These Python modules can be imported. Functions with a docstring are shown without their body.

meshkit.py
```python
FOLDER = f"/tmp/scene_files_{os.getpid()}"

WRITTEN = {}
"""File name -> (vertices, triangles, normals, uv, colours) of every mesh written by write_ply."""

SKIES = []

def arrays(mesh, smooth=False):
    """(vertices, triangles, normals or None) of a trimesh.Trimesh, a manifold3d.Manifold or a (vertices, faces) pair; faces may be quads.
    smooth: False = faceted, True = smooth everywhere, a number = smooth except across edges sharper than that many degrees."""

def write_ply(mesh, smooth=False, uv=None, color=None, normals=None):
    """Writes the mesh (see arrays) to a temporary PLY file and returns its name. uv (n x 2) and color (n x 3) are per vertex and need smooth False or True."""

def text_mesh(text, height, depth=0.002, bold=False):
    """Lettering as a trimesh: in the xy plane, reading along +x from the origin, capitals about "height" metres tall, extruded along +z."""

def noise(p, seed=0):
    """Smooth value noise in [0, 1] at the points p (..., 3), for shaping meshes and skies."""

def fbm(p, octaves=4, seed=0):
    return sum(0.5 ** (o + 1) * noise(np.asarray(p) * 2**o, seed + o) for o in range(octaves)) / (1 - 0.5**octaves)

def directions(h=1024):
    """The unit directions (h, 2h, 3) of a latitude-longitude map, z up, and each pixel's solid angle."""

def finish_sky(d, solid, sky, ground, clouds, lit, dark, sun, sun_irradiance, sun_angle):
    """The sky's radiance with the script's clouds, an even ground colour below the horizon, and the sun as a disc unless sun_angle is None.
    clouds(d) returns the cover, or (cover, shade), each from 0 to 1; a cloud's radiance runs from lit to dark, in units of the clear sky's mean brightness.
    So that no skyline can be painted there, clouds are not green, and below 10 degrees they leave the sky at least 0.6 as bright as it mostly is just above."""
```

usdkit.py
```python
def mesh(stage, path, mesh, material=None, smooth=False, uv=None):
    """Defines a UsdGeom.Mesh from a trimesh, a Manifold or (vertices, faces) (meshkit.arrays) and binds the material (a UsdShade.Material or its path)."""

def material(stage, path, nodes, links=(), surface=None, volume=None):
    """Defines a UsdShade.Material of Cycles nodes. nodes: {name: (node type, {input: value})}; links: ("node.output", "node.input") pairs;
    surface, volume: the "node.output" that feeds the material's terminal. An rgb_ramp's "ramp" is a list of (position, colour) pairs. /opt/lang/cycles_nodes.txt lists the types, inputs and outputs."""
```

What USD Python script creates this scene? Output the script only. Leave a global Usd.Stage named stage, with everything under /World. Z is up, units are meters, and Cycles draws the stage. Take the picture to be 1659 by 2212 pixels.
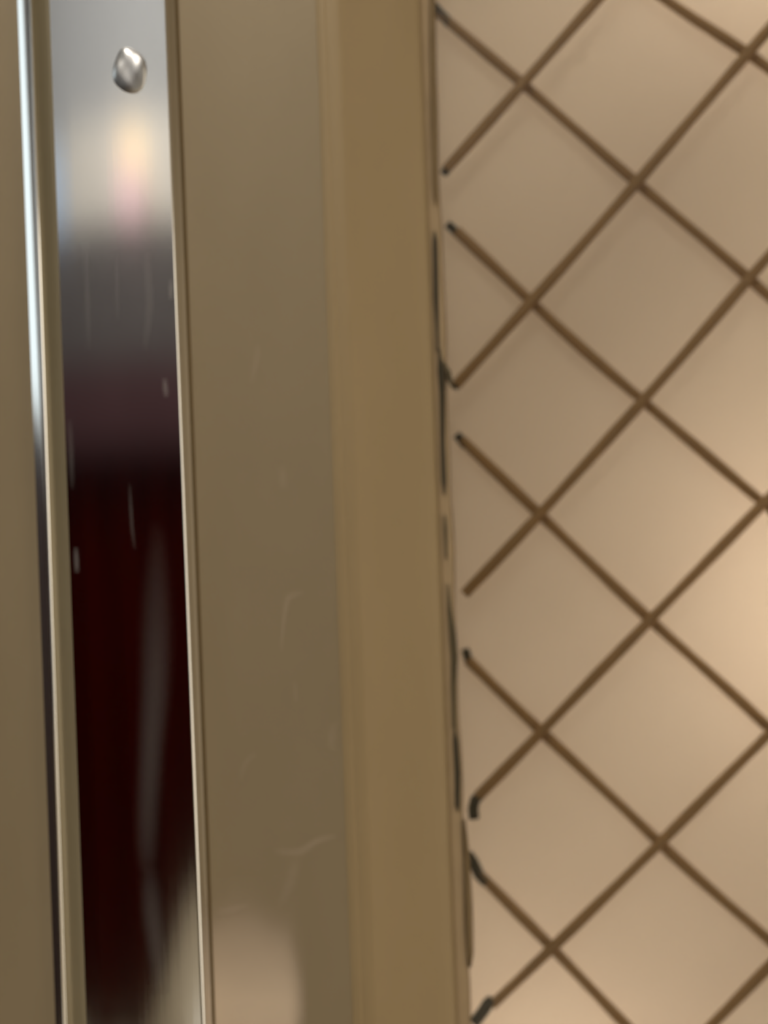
import math, random
import numpy as np
import trimesh, usdkit
from pxr import Usd, UsdGeom, UsdLux, UsdShade, Gf, Sdf, Vt

random.seed(4)
rng = np.random.default_rng(4)
stage = Usd.Stage.CreateInMemory()
UsdGeom.SetStageUpAxis(stage, 'Z')
UsdGeom.SetStageMetersPerUnit(stage, 1.0)
UsdGeom.Xform.Define(stage, '/World')
UsdGeom.Scope.Define(stage, '/World/Looks')

# ---------------------------------------------------------------- camera
W, H = 1659.0, 2212.0
F_PX = 2800.0                      # focal length in pixels of the 1659 px wide frame
CAM = np.array([0.0, -0.14, 1.45])
ROLL = math.radians(2.08)
R = np.array([math.cos(ROLL), 0, -math.sin(ROLL)])
U = np.array([math.sin(ROLL), 0, math.cos(ROLL)])
FWD = np.array([0.0, 1.0, 0.0])
cam = UsdGeom.Camera.Define(stage, '/World/camera')
m = Gf.Matrix4d(*R, 0, *U, 0, *(-FWD), 0, *CAM, 1)
cam.AddTransformOp().Set(m)
FOCAL = 30.0
cam.CreateFocalLengthAttr(FOCAL)
cam.CreateHorizontalApertureAttr(FOCAL * W / F_PX)
cam.CreateVerticalApertureAttr(FOCAL * H / F_PX)
cam.CreateClippingRangeAttr(Gf.Vec2f(0.02, 50.0))
cam.CreateFStopAttr(FOCAL / 6.2)
cam.CreateFocusDistanceAttr(0.1315)
cam.CreateExposureAttr(0.5)

# ---------------------------------------------------------------- daylight outside the high window
dome = UsdLux.DomeLight.Define(stage, '/World/daylight')
dome.CreateColorAttr(Gf.Vec3f(0.80, 0.92, 1.0))
dome.CreateIntensityAttr(0.34)


def at(px, py, y):
    """World point on the plane Y = y seen at a pixel of the photograph."""
    d = FWD + R * ((px - W / 2) / F_PX) - U * ((py - H / 2) / F_PX)
    return CAM + d * ((y - CAM[1]) / d[1])


def xm(px, y):
    return at(px, H / 2, y)[0]


# ---------------------------------------------------------------- helpers
used = {}


def numbered(path):
    n = used.get(path, 0)
    used[path] = n + 1
    return path if n == 0 else f'{path}_{n:03d}'


def say(p, label=None, cat=None, group=None, kind=None):
    for k, v in (('label', label), ('category', cat), ('group', group), ('kind', kind)):
        if v:
            p.SetCustomDataByKey(k, v)
    return p


def thing(name, label, cat, kind=None, group=None, loc=(0, 0, 0)):
    x = UsdGeom.Xform.Define(stage, numbered('/World/' + name))
    if any(loc):
        x.AddTranslateOp().Set(Gf.Vec3d(*map(float, loc)))
    return say(x.GetPrim(), label, cat, group, kind)


def obj(name, mesh, mat, parent=None, smooth=False, soft=None, label=None):
    path = numbered((str(parent.GetPath()) if parent else '/World') + '/' + name)
    g = usdkit.mesh(stage, path, mesh, mat, smooth=smooth)
    if soft is not None:
        UsdGeom.PrimvarsAPI(g).CreatePrimvar('soft', Sdf.ValueTypeNames.FloatArray, 'vertex').Set(Vt.FloatArray.FromNumpy(np.asarray(soft, np.float32)))
    if label:
        g.GetPrim().SetCustomDataByKey('label', label)
    return g.GetPrim()


def box(x0, x1, y0, y1, z0, z1):
    b = trimesh.creation.box([x1 - x0, y1 - y0, z1 - z0])
    b.apply_translation([(x0 + x1) / 2, (y0 + y1) / 2, (z0 + z1) / 2])
    return b


def join(*ms):
    return trimesh.util.concatenate([q for q in ms])


def grid_mesh(P):
    """Quad grid of points P (n, m, 3) as (v, f)."""
    n, m_ = P.shape[:2]
    i = np.arange(n * m_).reshape(n, m_)
    f = np.stack([i[:-1, :-1], i[:-1, 1:], i[1:, 1:], i[1:, :-1]], -1).reshape(-1, 4)
    return P.reshape(-1, 3), f


def tube(pts, r, n=10):
    """Closed tube along pts; r a radius or one per point."""
    pts = np.asarray(pts, float)
    r = np.broadcast_to(r, len(pts))
    t = np.gradient(pts, axis=0)
    t /= np.linalg.norm(t, axis=1, keepdims=True)
    a = np.cross(t, [0, 1, 0])
    a /= np.linalg.norm(a, axis=1, keepdims=True)
    b = np.cross(t, a)
    th = np.linspace(0, 2 * np.pi, n, endpoint=False)
    ring = pts[:, None] + r[:, None, None] * (a[:, None] * np.cos(th)[None, :, None] + b[:, None] * np.sin(th)[None, :, None])
    v = np.vstack([ring.reshape(-1, 3), pts[:1], pts[-1:]])
    f = []
    k = len(pts)
    for i in range(k - 1):
        for j in range(n):
            p, q = i * n + j, i * n + (j + 1) % n
            f += [[p, q, q + n], [p, q + n, p + n]]
    for j in range(n):
        f += [[k * n, (j + 1) % n, j], [k * n + 1, (k - 1) * n + j, (k - 1) * n + (j + 1) % n]]
    t_ = trimesh.Trimesh(v, f, process=False)
    t_.fix_normals()
    return t_


def ribbon(pts, widths, y, push=0.00004, alpha=1.0, rows=9):
    """A thin film along pts (x, z): soft is 1 along the middle, 0 at the edges and ends."""
    pts = np.asarray(pts, float)
    n = 40
    s = np.linspace(0, 1, n)
    k = np.linspace(0, 1, len(pts))
    from scipy.interpolate import PchipInterpolator
    x, z, w = (PchipInterpolator(k, q)(s) for q in (pts[:, 0], pts[:, 1], np.broadcast_to(widths, len(pts)).astype(float)))
    dx, dz = np.gradient(x), np.gradient(z)
    L = np.hypot(dx, dz)
    nx, nz = -dz / L, dx / L
    c = np.linspace(-1, 1, rows)
    P = np.zeros((n, rows, 3))
    P[..., 0] = x[:, None] + nx[:, None] * c * w[:, None]
    P[..., 2] = z[:, None] + nz[:, None] * c * w[:, None]
    P[..., 1] = (y(P[..., 0], P[..., 2]) if callable(y) else y) - push
    soft = np.cos(c * np.pi / 2)[None] ** 2 * np.sin(np.clip(s, 0, 1) * np.pi)[:, None] ** 0.7 * alpha
    return grid_mesh(P), soft.ravel()


# ---------------------------------------------------------------- materials
def mat(name, nodes, links, surface='p.BSDF'):
    return usdkit.material(stage, '/World/Looks/' + name, nodes, links, surface=surface)


def plain(name, color, rough=0.6, **kw):
    """A slightly mottled surface."""
    c = np.asarray(color, float)
    return mat(name, {
        'g': ('geometry', {}),
        'n': ('noise_texture', {'scale': kw.pop('scale', 6.0), 'detail': 4.0}),
        'r': ('rgb_ramp', {'ramp': [(0.3, tuple(c * 0.93)), (0.7, tuple(np.minimum(c * 1.06, 1)))]}),
        'p': ('principled_bsdf', {'roughness': rough, **kw})},
        [('g.position', 'n.vector'), ('n.fac', 'r.fac'), ('r.color', 'p.base_color')])


def streaky(name, c0, c1, metallic, rough, sx=900.0, sz=6.0, bump=0.05, big=28.0, dist=0.0002, **kw):
    """Metal with fine vertical brushing and large cloudy tone."""
    return mat(name, {
        'g': ('geometry', {}),
        'm': ('mapping', {'scale': (sx, 60.0, sz)}),
        'n': ('noise_texture', {'scale': 1.0, 'detail': 3.0}),
        'm2': ('mapping', {'scale': (big * 1.6, big, big * 0.55)}),
        'n2': ('noise_texture', {'scale': 1.0, 'detail': 3.0, 'roughness': 0.55}),
        'r': ('rgb_ramp', {'ramp': [(0.3, c0), (0.7, c1)]}),
        'b': ('bump', {'strength': bump, 'distance': dist}),
        'p': ('principled_bsdf', {'metallic': metallic, 'roughness': rough, **kw})},
        [('g.position', 'm.vector'), ('m.vector', 'n.vector'), ('g.position', 'm2.vector'), ('m2.vector', 'n2.vector'),
         ('n2.fac', 'r.fac'), ('r.color', 'p.base_color'), ('n.fac', 'b.height'), ('b.normal', 'p.normal')])


def film(name, color, rough=0.5, strength=1.0):
    """Soft-edged residue, or the reflection painted on the sheet: the mesh attribute 'soft' fades it out."""
    return mat(name, {
        'a': ('attribute', {'attribute': 'soft'}),
        'k': ('math', {'math_type': 'multiply', 'value2': strength}),
        't': ('transparent_bsdf', {}),
        'p': ('principled_bsdf', {'base_color': color, 'roughness': rough}),
        'x': ('mix_closure', {})},
        [('a.fac', 'k.value1'), ('k.value', 'x.fac'), ('t.BSDF', 'x.closure1'), ('p.BSDF', 'x.closure2')], surface='x.closure')


M = {}
M['panel'] = streaky('brushed_panel', (0.236, 0.180, 0.104), (0.275, 0.213, 0.128), 0.25, 0.46, bump=0.06)
M['polished'] = streaky('polished_steel', (0.70, 0.69, 0.68), (0.78, 0.77, 0.75), 1.0, 0.085, sx=1500.0, sz=3.0, bump=0.035, dist=0.0001)
M['worn_steel'] = streaky('worn_steel', (0.50, 0.495, 0.49), (0.57, 0.56, 0.55), 1.0, 0.36, bump=0.02)
M['bevel_metal'] = streaky('bevel_steel', (0.78, 0.77, 0.75), (0.84, 0.83, 0.81), 1.0, 0.10, bump=0.02)
M['groove'] = streaky('dull_channel', (0.24, 0.198, 0.120), (0.29, 0.24, 0.15), 0.3, 0.3, bump=0.05)
M['bead'] = streaky('tan_bead', (0.275, 0.195, 0.095), (0.315, 0.226, 0.115), 0.15, 0.5, bump=0.02)
M['putty'] = plain('putty', (0.31, 0.22, 0.12), 0.8, scale=300.0)
M['crack'] = plain('dark_grime', (0.028, 0.021, 0.008), 0.8, scale=400.0)
M['faint'] = plain('olive_grime', (0.075, 0.056, 0.024), 0.8, scale=400.0)
M['tan_line'] = plain('tan_line', (0.17, 0.112, 0.048), 0.8, scale=400.0)
M['edge_shadow'] = plain('brown_edge_shadow', (0.11, 0.068, 0.020), 0.8, scale=200.0)
M['wire'] = plain('brown_wire', (0.33, 0.195, 0.072), 0.6, scale=200.0)
M['tip_dark'] = plain('dark_tip', (0.058, 0.050, 0.026), 0.7, scale=500.0)
M['smear'] = film('grey_smear', (0.50, 0.47, 0.44), 0.4)
M['scuff_and_reflection'] = film('pale_scuff_and_reflection', (0.54, 0.42, 0.30), 0.5)
M['glass'] = mat('clear_glass', {
    'f': ('fresnel', {'IOR': 1.33}), 't': ('transparent_bsdf', {'color': (0.99, 0.985, 0.965)}),
    'g': ('glossy_bsdf', {'color': (1, 1, 1), 'roughness': 0.22}), 'x': ('mix_closure', {})},
    [('f.fac', 'x.fac'), ('t.BSDF', 'x.closure1'), ('g.BSDF', 'x.closure2')], surface='x.closure')
M['frost'] = mat('frosted_glass', {
    'geo': ('geometry', {}), 'n': ('noise_texture', {'scale': 22.0, 'detail': 2.0}),
    'r': ('rgb_ramp', {'ramp': [(0.3, (0.855, 0.775, 0.650)), (0.7, (0.90, 0.82, 0.695))]}),
    't': ('translucent_bsdf', {}),
    'd': ('diffuse_bsdf', {}), 'x': ('mix_closure', {'fac': 0.25})},
    [('geo.position', 'n.vector'), ('n.fac', 'r.fac'), ('r.color', 't.color'), ('r.color', 'd.color'), ('t.BSDF', 'x.closure1'), ('d.BSDF', 'x.closure2')], surface='x.closure')
M['grey_paint'] = plain('pale_grey_paint', (0.37, 0.40, 0.44), 0.7)
M['cream_paint'] = plain('cream_paint', (0.68, 0.58, 0.44), 0.65)
M['dark_paint'] = plain('dark_maroon_board', (0.028, 0.014, 0.016), 0.6)
M['maroon'] = plain('maroon_cloth', (0.030, 0.0015, 0.0007), 0.9, scale=20.0, specular_ior_level=0.0)
M['charcoal'] = plain('charcoal_cloth', (0.085, 0.080, 0.086), 0.9, scale=20.0)
M['cream_top'] = plain('cream_top', (0.80, 0.74, 0.62), 0.5)
M['plum'] = plain('plum_cloth', (0.072, 0.038, 0.046), 0.9, scale=20.0, specular_ior_level=0.0)
M['ceil'] = plain('ceiling_paint', (0.78, 0.76, 0.72), 0.8)
M['floor'] = plain('floor_tile', (0.55, 0.44, 0.32), 0.5)
M['white'] = plain('white_frame', (0.75, 0.75, 0.73), 0.4)


def emit(name, color, s):
    return mat(name, {'e': ('emission', {'color': color, 'strength': s})}, [], surface='e.emission')


M['glow_orange'] = emit('orange_glow', (1.0, 0.74, 0.42), 1.35)
M['glow_pink'] = emit('pink_glow', (1.0, 0.70, 0.70), 0.85)
M['glow_warm'] = emit('added_warm_glow', (1.0, 0.89, 0.87), 5.6)
M['blue'] = plain('pale_blue_tint', (0.50, 0.66, 0.92), 0.5)
M['glow_panel'] = emit('warm_panel', (1.0, 0.89, 0.71), 1.7)
M['glow_cream'] = emit('cream_globe', (1.0, 0.90, 0.74), 0.55)
M['diffuser'] = emit('ceiling_diffuser', (1.0, 0.93, 0.83), 3.2)

# ---------------------------------------------------------------- the room
XL, XR, YB, YF, ZC = -1.15, 1.2, -1.32, 1.0, 2.4
P = 0.0025                                            # front of the metal sheet; the strip's face is at 0
T = 0.03                                              # wall thickness
OX0, OX1, OZ0, OZ1 = xm(723, P), 0.30, 1.12, 1.80     # opening for the wired glass

say(obj('floor', box(XL - .1, XR + .1, YB - .1, YF + .1, -0.1, 0.0), M['floor']), 'beige floor of the small room', 'floor', kind='structure')
say(obj('ceiling', box(XL - .1, XR + .1, YB - .1, YF + .1, ZC, ZC + 0.1), M['ceil']), 'off-white ceiling of the small room', 'ceiling', kind='structure')
say(obj('wall_right', box(XR, XR + .1, YB - .1, YF + .1, 0, ZC), M['cream_paint']), 'plain cream wall on the right', 'wall', kind='structure')
say(obj('wall_far', box(XL, XR, YF, YF + .1, 0, ZC), M['cream_paint']), 'cream wall seen as a blur through the wired glass', 'wall', kind='structure')

wf = thing('wall_front', 'worn champagne brushed metal sheet wall carrying the strip and the wired glass', 'wall', 'structure')
obj('metal_sheet', join(box(XL, OX0, P, P + T, 0, ZC), box(OX1, XR, P, P + T, 0, ZC),
                       box(OX0, OX1, P, P + T, 0, OZ0), box(OX0, OX1, P, P + T, OZ1, ZC)), M['panel'], wf)

wb = thing('wall_back', 'opposite wall, grey above and cream below, mirrored in the polished strip', 'wall', 'structure')
obj('upper_wall', box(XL, XR, YB - .1, YB, 1.2, ZC), M['grey_paint'], wb)
obj('lower_wall', box(XL, XR, YB - .1, YB, 0, 1.2), M['cream_top'], wb)

WY0, WY1, WZ0, WZ1 = -0.95, -0.06, 1.562, 2.15        # high window in the left wall
wl = thing('wall_left', 'left wall with dark maroon boarding below a high window', 'wall', 'structure')
obj('upper_wall', join(box(XL - .1, XL, YB - .1, WY0, 1.5, ZC), box(XL - .1, XL, WY1, YF + .1, 1.5, ZC),
                       box(XL - .1, XL, WY0, WY1, WZ1, ZC)), M['grey_paint'], wl)
obj('dark_boarding', join(box(XL - .1, XL, YB - .1, P, 0, 1.5), box(XL - .1, XL, WY0, WY1, 1.5, WZ0 - .004)), M['dark_paint'], wl)
obj('lower_wall', box(XL - .1, XL, P, YF + .1, 0, 1.5), M['cream_paint'], wl)
w2 = thing('window_2', 'high white-framed daylight window mirrored in the left bevel', 'window', 'structure')
fr = 0.03
obj('window_frame', join(box(XL - .06, XL - .01, WY0, WY0 + fr, WZ0, WZ1), box(XL - .06, XL - .01, WY1 - fr, WY1, WZ0, WZ1),
                         box(XL - .06, XL - .01, WY0 + fr, WY1 - fr, WZ1 - fr, WZ1), box(XL - .06, XL - .01, WY0 + fr, WY1 - fr, WZ0 - .004, WZ0 + .012)), M['white'], w2)
obj('pane', box(XL - .045, XL - .04, WY0 + fr, WY1 - fr, WZ0 + .012, WZ1 - fr), M['glass'], w2)


def ceiling_light(x, y, sx, sy, inten, label, col=(1.0, 0.93, 0.83)):
    t = thing('ceiling_light', label, 'lamp', loc=(x, y, ZC))
    obj('housing', join(box(-sx / 2 - .02, sx / 2 + .02, -sy / 2 - .02, -sy / 2, -.05, 0), box(-sx / 2 - .02, sx / 2 + .02, sy / 2, sy / 2 + .02, -.05, 0),
                        box(-sx / 2 - .02, -sx / 2, -sy / 2, sy / 2, -.05, 0), box(sx / 2, sx / 2 + .02, -sy / 2, sy / 2, -.05, 0)), M['white'], t)
    obj('diffuser', box(-sx / 2, sx / 2, -sy / 2, sy / 2, -.035, -.025), M['diffuser'], t)
    l = UsdLux.RectLight.Define(stage, str(t.GetPath()) + '/lamp_light')
    l.CreateWidthAttr(sx), l.CreateHeightAttr(sy), l.CreateIntensityAttr(inten), l.CreateColorAttr(Gf.Vec3f(*col))
    l.AddTranslateOp().Set(Gf.Vec3d(0, 0, -.042))


ceiling_light(-0.12, -0.75, 0.5, 0.5, 8.0, 'square ceiling lamp over the room in front of the metal wall')
ceiling_light(0.55, 0.55, 0.5, 0.5, 1.75, 'square ceiling lamp in the space behind the wired glass', (1.0, 0.95, 0.90))

# ---------------------------------------------------------------- polished metal strip (left)
strip = thing('metal_strip', 'polished steel edge strip with a rivet, upright on the metal wall', 'metal strip')
ZS = np.concatenate([[0.0], np.linspace(1.45 - 0.09, 1.45 + 0.09, 61), [2.39]])


def loft(px_mid, depth_mm, taper=None):
    """Upright extrusion of a profile: px_mid = pixel columns at mid height; taper = extra columns per unit (-1 below, +1 above)."""
    px, dep = np.asarray(px_mid, float), np.asarray(depth_mm, float) / 1000
    tp = np.zeros(len(px)) if taper is None else np.asarray(taper, float)
    Q = np.zeros((len(ZS), len(px), 3))
    for k, z in enumerate(ZS):
        q = px + tp * np.clip((z - 1.45) / 0.0553, -1.2, 1.2)
        Q[k, :, 0] = [xm(a, d) for a, d in zip(q, dep)]
        Q[k, :, 1] = dep
        Q[k, :, 2] = z
    v, f = grid_mesh(Q)
    return trimesh.Trimesh(v, np.vstack([f[:, [0, 1, 2]], f[:, [0, 2, 3]]]), process=False)


# outer bevel that faces the high window
obj('outer_bevel', loft([78, 78.3, 79, 83, 88, 92, 95, 97], [2.5, 1.9, 1.55, 1.43, 1.30, 1.20, 1.14, 1.11], [-1, -1, -1, 0, 1, 3, 5, 6]), M['bevel_metal'], strip, smooth=35)
# rounded ridge and channel beside the face
obj('ridge', loft([97, 98.5, 100, 102, 104, 106], [1.11, 1.03, 1.00, 1.02, 1.07, 1.13], [6, 6, 5, 4, 3, 3]), M['polished'], strip, smooth=50)
obj('channel', loft([106, 109, 113, 122, 131, 138, 142, 146.8, 147.2], [1.13, 1.2, 1.32, 1.60, 1.82, 1.96, 2.02, 2.04, 0.17], [3, 2, 1, 0, 0, 0, 0, 0, 0]), M['groove'], strip, smooth=50)
fx = np.linspace(147, 395, 33)
crown = 0.16 * ((fx - 271) / 124) ** 2
obj('face', loft(fx, crown), M['polished'], strip, smooth=40)
obj('right_lip', loft([395, 397.5, 400, 402.5, 405, 408, 412, 417, 419, 419.5], [0.16, 0.20, 0.30, 0.46, 0.70, 1.05, 1.45, 1.75, 2.0, 2.5],
                      [-3, -3, -3, -3, -2, -1, 0, 0, 0, 0]), M['polished'], strip, smooth=40)
obj('edge_shadow_line', loft([417, 417.3, 425, 425.3], [2.5, 2.38, 2.40, 2.5]), M['edge_shadow'], strip, label='brown line along the right edge of the strip, a painted contact shadow')  # dark strip painted where the strip edge shades the sheet

# rivet: a worn, slightly egg-shaped dome
rv = trimesh.creation.icosphere(4, 1.0)
v = np.array(rv.vertices)
x, y, z = v.T
v = np.stack([x * 0.00185 * (1 - 0.09 * z), y * 0.00050, z * 0.0025], 1)
v[:, 0] += 0.00018 * np.sin(3 * z) - 0.0003 * z
v[:, 1] += 0.00006 * np.sin(5 * x + 2) * np.cos(4 * z)
c = at(280, 152, 0.0)
v += [c[0], 0.00005, c[2]]
obj('rivet', trimesh.Trimesh(v, rv.faces, process=False), M['worn_steel'], strip, smooth=True, label='worn domed rivet near the top')


def face_y(X, Z):
    q = X / (0.14 / F_PX) + W / 2
    return 0.00016 * ((q - 271) / 124) ** 2


def px_line(pts, y):
    return np.array([at(a, b, y)[[0, 2]] for a, b in pts])


def smear(pts, w_px, alpha, surface='strip'):
    y = face_y if surface == 'strip' else P
    mesh, soft = ribbon(px_line(pts, 0.0 if surface == 'strip' else P), np.asarray(w_px) * 0.00005, y, alpha=alpha)
    obj('smear' if surface == 'strip' else 'scuff_and_reflection', mesh, M['smear' if surface == 'strip' else 'scuff_and_reflection'], strip if surface == 'strip' else wf, smooth=True, soft=soft)


smear([(340, 1120), (338, 1350), (335, 1480), (325, 1640), (318, 1800), (318, 1890)], [26, 46, 44, 38, 34, 28], 0.06)
smear([(322, 1870), (328, 1960), (338, 2050), (346, 2150)], [26, 32, 30, 20], 0.06)
smear([(280, 1040), (284, 1120), (292, 1190)], [6, 7, 6], 0.06)
smear([(355, 815), (359, 860)], [9, 10], 0.13)
smear([(163, 1180), (166, 1240)], [8, 9], 0.14)
smear([(370, 600), (368, 650)], [9, 9], 0.12)
smear([(318, 540), (322, 640), (312, 760)], [12, 14, 12], 0.06)
smear([(185, 520), (192, 760)], [10, 12], 0.04)
smear([(252, 540), (254, 700)], [9, 9], 0.03)
smear([(150, 900), (156, 1060)], [10, 9], 0.06)
# scuffs on the sheet
smear([(558, 740), (552, 790), (540, 830)], [9, 12, 8], 0.16, 'sheet')
smear([(608, 1000), (612, 1060)], [16, 16], 0.12, 'sheet')
smear([(660, 1280), (625, 1290), (612, 1350), (608, 1410)], [10, 12, 7, 5], 0.22, 'sheet')
smear([(636, 1470), (640, 1520)], [8, 7], 0.13, 'sheet')
smear([(555, 1625), (530, 1650), (520, 1690)], [12, 10, 8], 0.13, 'sheet')
smear([(720, 1560), (715, 1620)], [14, 14], 0.15, 'sheet')
smear([(590, 1835), (640, 1840), (690, 1815), (730, 1805)], [12, 14, 13, 10], 0.26, 'sheet')
smear([(640, 1850), (625, 1910), (600, 1960)], [18, 20, 16], 0.16, 'sheet')
smear([(465, 1970), (500, 1965), (545, 1950)], [14, 14, 8], 0.2, 'sheet')
# broad pale reflection painted low on the sheet as a film
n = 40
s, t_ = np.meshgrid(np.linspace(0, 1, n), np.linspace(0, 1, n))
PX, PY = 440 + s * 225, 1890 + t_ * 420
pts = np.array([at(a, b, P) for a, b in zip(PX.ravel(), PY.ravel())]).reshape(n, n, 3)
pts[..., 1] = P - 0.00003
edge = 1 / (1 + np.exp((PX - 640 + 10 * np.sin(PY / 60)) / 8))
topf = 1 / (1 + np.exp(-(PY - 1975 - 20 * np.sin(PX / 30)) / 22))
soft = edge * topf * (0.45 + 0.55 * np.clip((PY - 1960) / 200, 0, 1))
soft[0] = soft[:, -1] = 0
obj('scuff_and_reflection', grid_mesh(pts), M['scuff_and_reflection'], wf, smooth=True, soft=soft.ravel(), label='pale patch low on the sheet, a painted reflection')

# ---------------------------------------------------------------- the wired glass window (right)
w1 = thing('window_1', 'obscured wired glass window with brown diamond wire mesh in a tan frame', 'window', 'structure')
GL = 0.0070                                           # front of the glass
x_edge = xm(948, GL)                                  # where the bead ends and the putty begins
# bead: profile as (distance inwards from the opening's edge, depth)
pp = [(721, 2.7), (721.2, 2.45), (726, 2.36), (731, 2.30), (738, 2.26), (742, 2.28), (744, 2.33), (747, 2.28), (756, 2.24), (768, 2.26), (776, 2.36), (784, 2.55),
      (840, 3.6), (900, 4.7), (930, 5.3), (944, 5.7), (948, 6.2), (948.5, 9.0)]
prof = np.array([(xm(a, d / 1000) - OX0, d / 1000) for a, d in pp])


def bead(side):
    corners = {'left': ((0, 0), (0, 1)), 'right': ((1, 1), (1, 0)), 'top': ((0, 1), (1, 1)), 'bottom': ((1, 0), (0, 0))}[side]
    Q = np.zeros((2, len(prof), 3))
    for k, (i, j) in enumerate(corners):
        Q[k, :, 0] = (OX1 - prof[:, 0]) if i else (OX0 + prof[:, 0])
        Q[k, :, 2] = (OZ1 - prof[:, 0]) if j else (OZ0 + prof[:, 0])
        Q[k, :, 1] = prof[:, 1]
    v, f = grid_mesh(Q)
    return trimesh.Trimesh(v, np.vstack([f[:, [0, 1, 2]], f[:, [0, 2, 3]]]), process=False)


for side in ('left', 'right', 'top', 'bottom'):
    obj('glazing_bead', bead(side), M['bead'], w1, smooth=50)

gx0, gx1 = x_edge - 0.004, OX1 - (x_edge - OX0) + 0.004
gz0, gz1 = OZ0 + (x_edge - OX0) - 0.004, OZ1 - (x_edge - OX0) + 0.004
obj('glass_pane', box(gx0, gx1, GL + 0.0004, GL + 0.0010, gz0, gz1), M['glass'], w1, label='clear front face of the wired glass')
obj('frosted_back', box(gx0, gx1, GL + 0.0046, GL + 0.0056, gz0, gz1), M['frost'], w1, label='frosted cream back face of the wired glass')


# putty line between bead and glass, with open cracks
def strip_mesh(rows, y_front, y_back):
    """rows: (px left, px right, py). A raised, rounded ridge."""
    rows = np.asarray(rows, float)
    out = np.zeros((len(rows), 5, 3))
    for k, (a, b, py) in enumerate(rows):
        for j, (s_, d) in enumerate(((0, y_back), (0.12, y_front + 0.0001), (0.5, y_front), (0.88, y_front + 0.0001), (1, y_back))):
            out[k, j] = at(a + (b - a) * s_, py, d)
    v, f = grid_mesh(out)
    return v, f


def edge_px(py):                                      # column of the glass edge at a row
    return 958 + (py - 1106) * math.tan(ROLL)


rows = []
for py in np.linspace(-300, 2500, 120):
    wob = 1.5 * math.sin(py / 83.0) + 1.0 * math.sin(py / 37.0 + 1)
    rows.append((edge_px(py) - 18, edge_px(py) + 19 + wob, py))
obj('putty', strip_mesh(rows, GL - 0.0004, GL + 0.0006), M['putty'], w1, smooth=60, label='thin tan putty line along the glass edge')


def crack(points, label=None, m='crack'):
    """points: (px centre, py, width px) of an open dark gap in the putty."""
    p_ = np.asarray(points, float)
    ys = np.linspace(p_[0, 1], p_[-1, 1], 40)
    c_, w_ = np.interp(ys, p_[:, 1], p_[:, 0]), np.interp(ys, p_[:, 1], p_[:, 2])
    rows = [(c - w * 0.5, c + w * 0.5, y) for c, w, y in zip(c_, w_, ys)]
    obj('putty_crack', strip_mesh(rows, GL - 0.0007, GL + 0.0005), M[m], w1, smooth=60)


crack([(939, 498, 2), (940, 520, 13), (942, 640, 13), (945, 720, 8), (946, 760, 7)])
crack([(949, 752, 4), (952, 800, 17), (955, 850, 15), (956, 960, 12), (959, 1040, 13), (960, 1068, 4)])
crack([(961, 1112, 3), (962, 1140, 9), (964, 1200, 6), (965, 1208, 2)], m='faint')
crack([(968, 1262, 3), (971, 1320, 12), (977, 1370, 18), (981, 1420, 18), (979, 1480, 13), (981, 1570, 10), (982, 1578, 3)], m='faint')
crack([(982, 1574, 4), (984, 1600, 14), (988, 1670, 15), (988, 1740, 13), (990, 1752, 3)])
crack([(958, 780, 2), (966, 800, 14), (972, 822, 12), (978, 840, 3)], m='faint')

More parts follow.
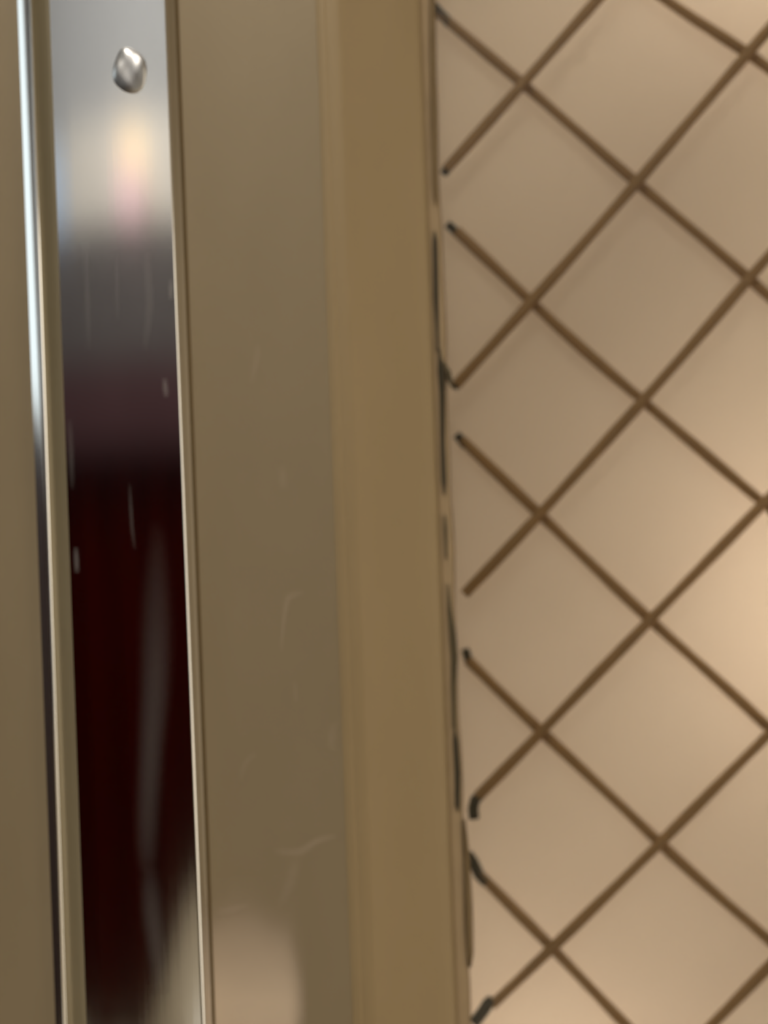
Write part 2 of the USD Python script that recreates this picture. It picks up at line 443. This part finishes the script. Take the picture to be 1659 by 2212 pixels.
crack([(933, -120, 10), (934, 60, 16), (936, 250, 18), (940, 420, 14), (941, 440, 4)], m='tan_line')  # tan-brown lines along the glass edge
crack([(1004, 1770, 4), (1008, 1840, 12), (1012, 1960, 18), (1015, 2060, 16), (1016, 2090, 4)], m='tan_line')

# wires: "/" and "\" sets, embedded between the two faces
WA, WB = GL + 0.0019, GL + 0.0031
RAD = 0.00062
fwd_px = [((1290, 0), (965, 365)), ((1659, 65), (985, 832)), ((1659, 556), (1004, 1283)), ((1659, 1078), (1031, 1722)), ((1659, 1588), (1062, 2172)), ((1659, 2090), (1540, 2212))]
bwd_px = [((948, 27), (1659, 640)), ((984, 500), (1659, 1095)), ((999, 948), (1659, 1572)), ((1010, 1425), (1659, 2028)), ((1035, 1885), (1350, 2212)), ((1440, 0), (1659, 146))]
tips = {0: 1, 1: 1, 2: 0.6, 3: 1, 4: 1}
fwd_mid = {1: (1375, 395), 2: (1391, 863), 3: (1406, 1338), 4: (1427, 1820)}
bwd_mid = {0: (1375, 393), 1: (1391, 868), 2: (1406, 1340), 3: (1427, 1822)}


def clip_to_glass(p, d):
    """Far end of the ray p + t d inside the glass."""
    t = 1e9
    for k, (lo, hi) in ((0, (gx0, gx1 - .004)), (2, (gz0 + .004, gz1 - .004))):
        if abs(d[k]) > 1e-9:
            t = min(t, ((hi if d[k] > 0 else lo) - p[k]) / d[k])
    return p + d * max(t, 0)


def wire(points, label=None):
    pts = np.asarray(points, float)
    from scipy.interpolate import PchipInterpolator
    k = np.concatenate([[0], np.cumsum(np.linalg.norm(np.diff(pts, axis=0), axis=1))])
    n_ = max(8, int(k[-1] / 0.004))
    s_ = np.linspace(0, k[-1], n_)
    q = PchipInterpolator(k, pts)(s_) if len(pts) > 2 else pts[0] + (pts[-1] - pts[0]) * (s_ / k[-1])[:, None]
    ph = rng.uniform(0, 6)
    w = 0.00006 * np.sin(s_ * 210 + ph) + 0.00005 * np.sin(s_ * 97 + 2 * ph)
    q[:, 0] += w
    q[:, 2] += w * 0.6
    rr = RAD * (1 + 0.08 * np.sin(s_ * 330 + ph))
    return obj('wire', tube(q, rr, 10), M['wire'], w1, smooth=True)


def tip(parent, pts, r):
    obj('dark_tip', tube(pts, r, 8), M['tip_dark'], parent, smooth=True)  # dark blob at the end of a wire


tip_shapes = {('f', 0): [(985, 345), (968, 362), (958, 376)], ('f', 1): [(1000, 812), (988, 828), (980, 838)],
              ('f', 3): [(1038, 1717), (1026, 1728), (1022, 1746), (1024, 1768)], ('f', 4): [(1064, 2160), (1054, 2168), (1044, 2184), (1024, 2210)],
              ('b', 0): [(935, 12), (948, 27), (972, 50)], ('b', 1): [(966, 484), (978, 494), (996, 512)], ('b', 2): [(986, 938), (996, 950), (1006, 964)],
              ('b', 3): [(1005, 1402), (1010, 1420), (1020, 1436)], ('b', 4): [(1010, 1845), (1022, 1862), (1035, 1890), (1050, 1905)]}
tip_r = {('f', 3): 0.00062, ('f', 4): 0.0007, ('b', 4): 0.00065, ('b', 0): 0.0006}
fits = {}
for tag, lines, mids, y_ in (('f', fwd_px, fwd_mid, WA), ('b', bwd_px, bwd_mid, WB)):
    for i, (a, b) in enumerate(lines):
        p, q = at(*a, y_), at(*b, y_)
        if p[0] > q[0]:
            p, q = q, p                              # p: left end
        d = (q - p) / np.linalg.norm(q - p)
        dd = fits['b', 0][1] if (tag, i) == ('b', 5) else d   # this wire bends: outside the frame it follows the mesh
        far = clip_to_glass(q, dd)
        if p[0] > x_edge + 0.008:                    # a wire that starts outside the frame: carry it to the left edge too
            out = clip_to_glass(p, -dd)
            chain = ([out] if np.linalg.norm(out - p) > 1e-3 else []) + [p]
        else:
            chain = [p]
        chain = chain + ([at(*mids[i], y_)] if i in mids else []) + [q]
        if np.linalg.norm(far - q) > 1e-4:
            chain.append(far)
        wo = wire(chain)
        fits[tag, i] = (p, d)
        if (tag, i) in tip_shapes:
            tip(wo, [at(*c_, y_) for c_ in tip_shapes[tag, i]], tip_r.get((tag, i), 0.0005))
# the mesh goes on outside the frame
for tag, ids, y_ in (('f', (0, 1, 2, 3, 4), WA), ('b', (0, 1, 2, 3, 4), WB)):
    d = np.mean([fits[tag, i][1] for i in ids], axis=0)
    zs = [(fits[tag, i][0] + fits[tag, i][1] * ((x_edge - fits[tag, i][0][0]) / fits[tag, i][1][0]))[2] for i in ids]
    step = (zs[-1] - zs[0]) / (len(zs) - 1)
    lo = zs[-1] + step * (1 if tag == 'f' else 0)    # one more "/" wire already crosses the lower right corner
    hi = zs[0] - step * (0 if tag == 'f' else 1)
    new = [lo + step * k for k in range(1, 30)] + [hi - step * k for k in range(1, 30)]
    for z0 in new:
        p = np.array([x_edge + 0.0012, y_, z0])
        lim0, lim1 = gz0 + .006, gz1 - .006
        if p[2] > lim1 and d[2] < 0:
            p = p + d * ((lim1 - p[2]) / d[2])
        elif p[2] < lim0 and d[2] > 0:
            p = p + d * ((lim0 - p[2]) / d[2])
        if not (lim0 - 1e-6 <= p[2] <= lim1 + 1e-6) or p[0] > gx1 - 0.02:
            continue
        q = clip_to_glass(p, d)
        if np.linalg.norm(q - p) > 0.02:
            wire([p, q])

# ---------------------------------------------------------------- the mirrored lamp, and things added for reflections and glows
cur = thing('added_curtain', 'dark maroon cloth with a slanting hem, added as stand-in for the dark shape mirrored in the strip', 'added_curtain')  # added stand-in for the dark shape behind the camera
cx = np.linspace(-0.85, 0.15, 240)
rowsz = 24
hem = 0.868 + 0.215 / (1 + np.exp(-(cx + 0.19) / 0.05)) + 0.01 * np.sin(cx * 9)
Q = np.zeros((rowsz, len(cx), 3))
for k in range(rowsz):
    f_ = k / (rowsz - 1)
    Q[k, :, 0] = cx
    Q[k, :, 1] = YB + 0.055 + 0.022 * np.sin(cx * 55 + 1.2 * np.sin(cx * 7)) * (0.5 + 0.5 * f_)
    Q[k, :, 2] = 1.64 + (hem - 1.64) * f_
front = Q
back = Q.copy()
back[..., 1] -= 0.004
v1, f1 = grid_mesh(front)
v2, f2 = grid_mesh(back)
tri = lambda f: np.vstack([f[:, [0, 1, 2]], f[:, [0, 2, 3]]])
obj('cloth', trimesh.Trimesh(np.vstack([v1, v2]), np.vstack([tri(f1), tri(f2)[:, ::-1] + len(v1)]), process=False), M['maroon'], cur, smooth=True)
obj('plum_band', box(-0.87, 0.17, YB, YB + 0.098, 1.53, 1.62), M['plum'], cur, label='plum band below the valance')
obj('valance', box(-0.88, 0.18, YB, YB + 0.10, 1.62, 1.765), M['charcoal'], cur, label='charcoal box valance along the top')

wlp = thing('wall_lamp', 'small orange and pink glowing lamp, a glint in the polished strip', 'lamp', loc=(-0.20, YB, 1.80))
obj('added_back_plate', box(-.24, .24, 0, .012, -.033, .10), M['white'], wlp)  # wide white plate stands in for wall brightened by the lamp
sh = trimesh.creation.capsule(0.05, 0.028, count=[24, 24])
sh.apply_translation([0, 0, -.025])
sh.apply_transform(trimesh.transformations.rotation_matrix(math.pi / 2, [0, 1, 0]))
sh.apply_translation([0, .055, .006])
obj('pink_shade', sh, M['glow_pink'], wlp, smooth=40)
bl = trimesh.creation.icosphere(3, 1.0)
bl.apply_scale([0.06, 0.02, 0.014])
bl.apply_translation([-.01, .055, .05])
obj('bulb', bl, M['glow_orange'], wlp, smooth=True)

pic = thing('added_blue_board', 'small pale blue board added for the bluish tint in the strip', 'added_blue_board')  # unseen blue board, added to tint the strip reflection
obj('added_board_frame', box(-.63, -.44, YB + .04, YB + .055, 1.765, 1.875), M['white'], pic)
obj('print', box(-.62, -.45, YB + .055, YB + .057, 1.772, 1.868), M['blue'], pic)

rl = thing('added_wall_glow', 'tall warm glowing panel added on the right wall for the gold line along the strip', 'lamp')  # unseen glowing panel, added for the highlights on ridge and lip
obj('added_back_plate', box(XR - .02, XR, -1.02, -.43, .72, 1.81), M['white'], rl)
obj('diffuser', box(XR - .05, XR - .02, -1.0, -.45, .74, 1.79), M['glow_panel'], rl)

ld = thing('added_counter', 'cream block added under the maroon cloth for a pale corner low in the strip', 'added_counter')  # unseen block, added to brighten the low corner of the strip
obj('added_counter_top', box(-.75, .6, YB + .025, YB + .40, .81, .84), M['cream_top'], ld)
obj('added_counter_body', box(-.72, .57, YB + .03, YB + .36, 0, .81), M['cream_paint'], ld)

tl = thing('added_low_glow', 'cream glowing ball added low behind the camera for the pale lower corner of the strip', 'lamp', loc=(0.03, -1.17, 0.84))  # unseen glow, added for the pale lower corner of the strip
obj('base', trimesh.creation.cylinder(0.05, 0.016, sections=32, transform=trimesh.transformations.translation_matrix([0, 0, .008])), M['white'], tl, smooth=40)
gb = trimesh.creation.icosphere(3, 1.0)
gb.apply_scale([0.13, 0.10, 0.075])
gb.apply_translation([0, 0, .075])
obj('added_globe', gb, M['glow_cream'], tl, smooth=True)

fl = thing('added_globe_stand', 'stand with three small glowing globes added behind the wired glass for its soft bright patches', 'lamp')  # unseen globes added to brighten patches of the glass; stand only holds them
LY = GL + 0.033
gl = [at(1720, 1260, LY), at(1650, -90, LY), at(1120, 2330, LY)]
lx, ly = gl[0][0] + 0.05, LY + 0.05
obj('base', trimesh.creation.cylinder(0.12, 0.025, sections=40, transform=trimesh.transformations.translation_matrix([lx, ly + .1, .0125])), M['white'], fl, smooth=40)
obj('pole', tube([[lx, ly + .1, z] for z in np.linspace(0.02, gl[1][2] + .03, 12)], 0.008, 12), M['white'], fl, smooth=True)
for g_ in gl:
    arm = tube([[lx, ly + .1, g_[2]], [lx + (g_[0] - lx) * .5, ly + .06, g_[2]], [g_[0], LY + .012, g_[2]]], 0.004, 10)
    ar = obj('arm', arm, M['white'], fl, smooth=True)
    b_ = trimesh.creation.icosphere(3, 0.012)
    b_.apply_translation(g_)
    obj('added_globe', b_, M['glow_warm'], fl, smooth=True)
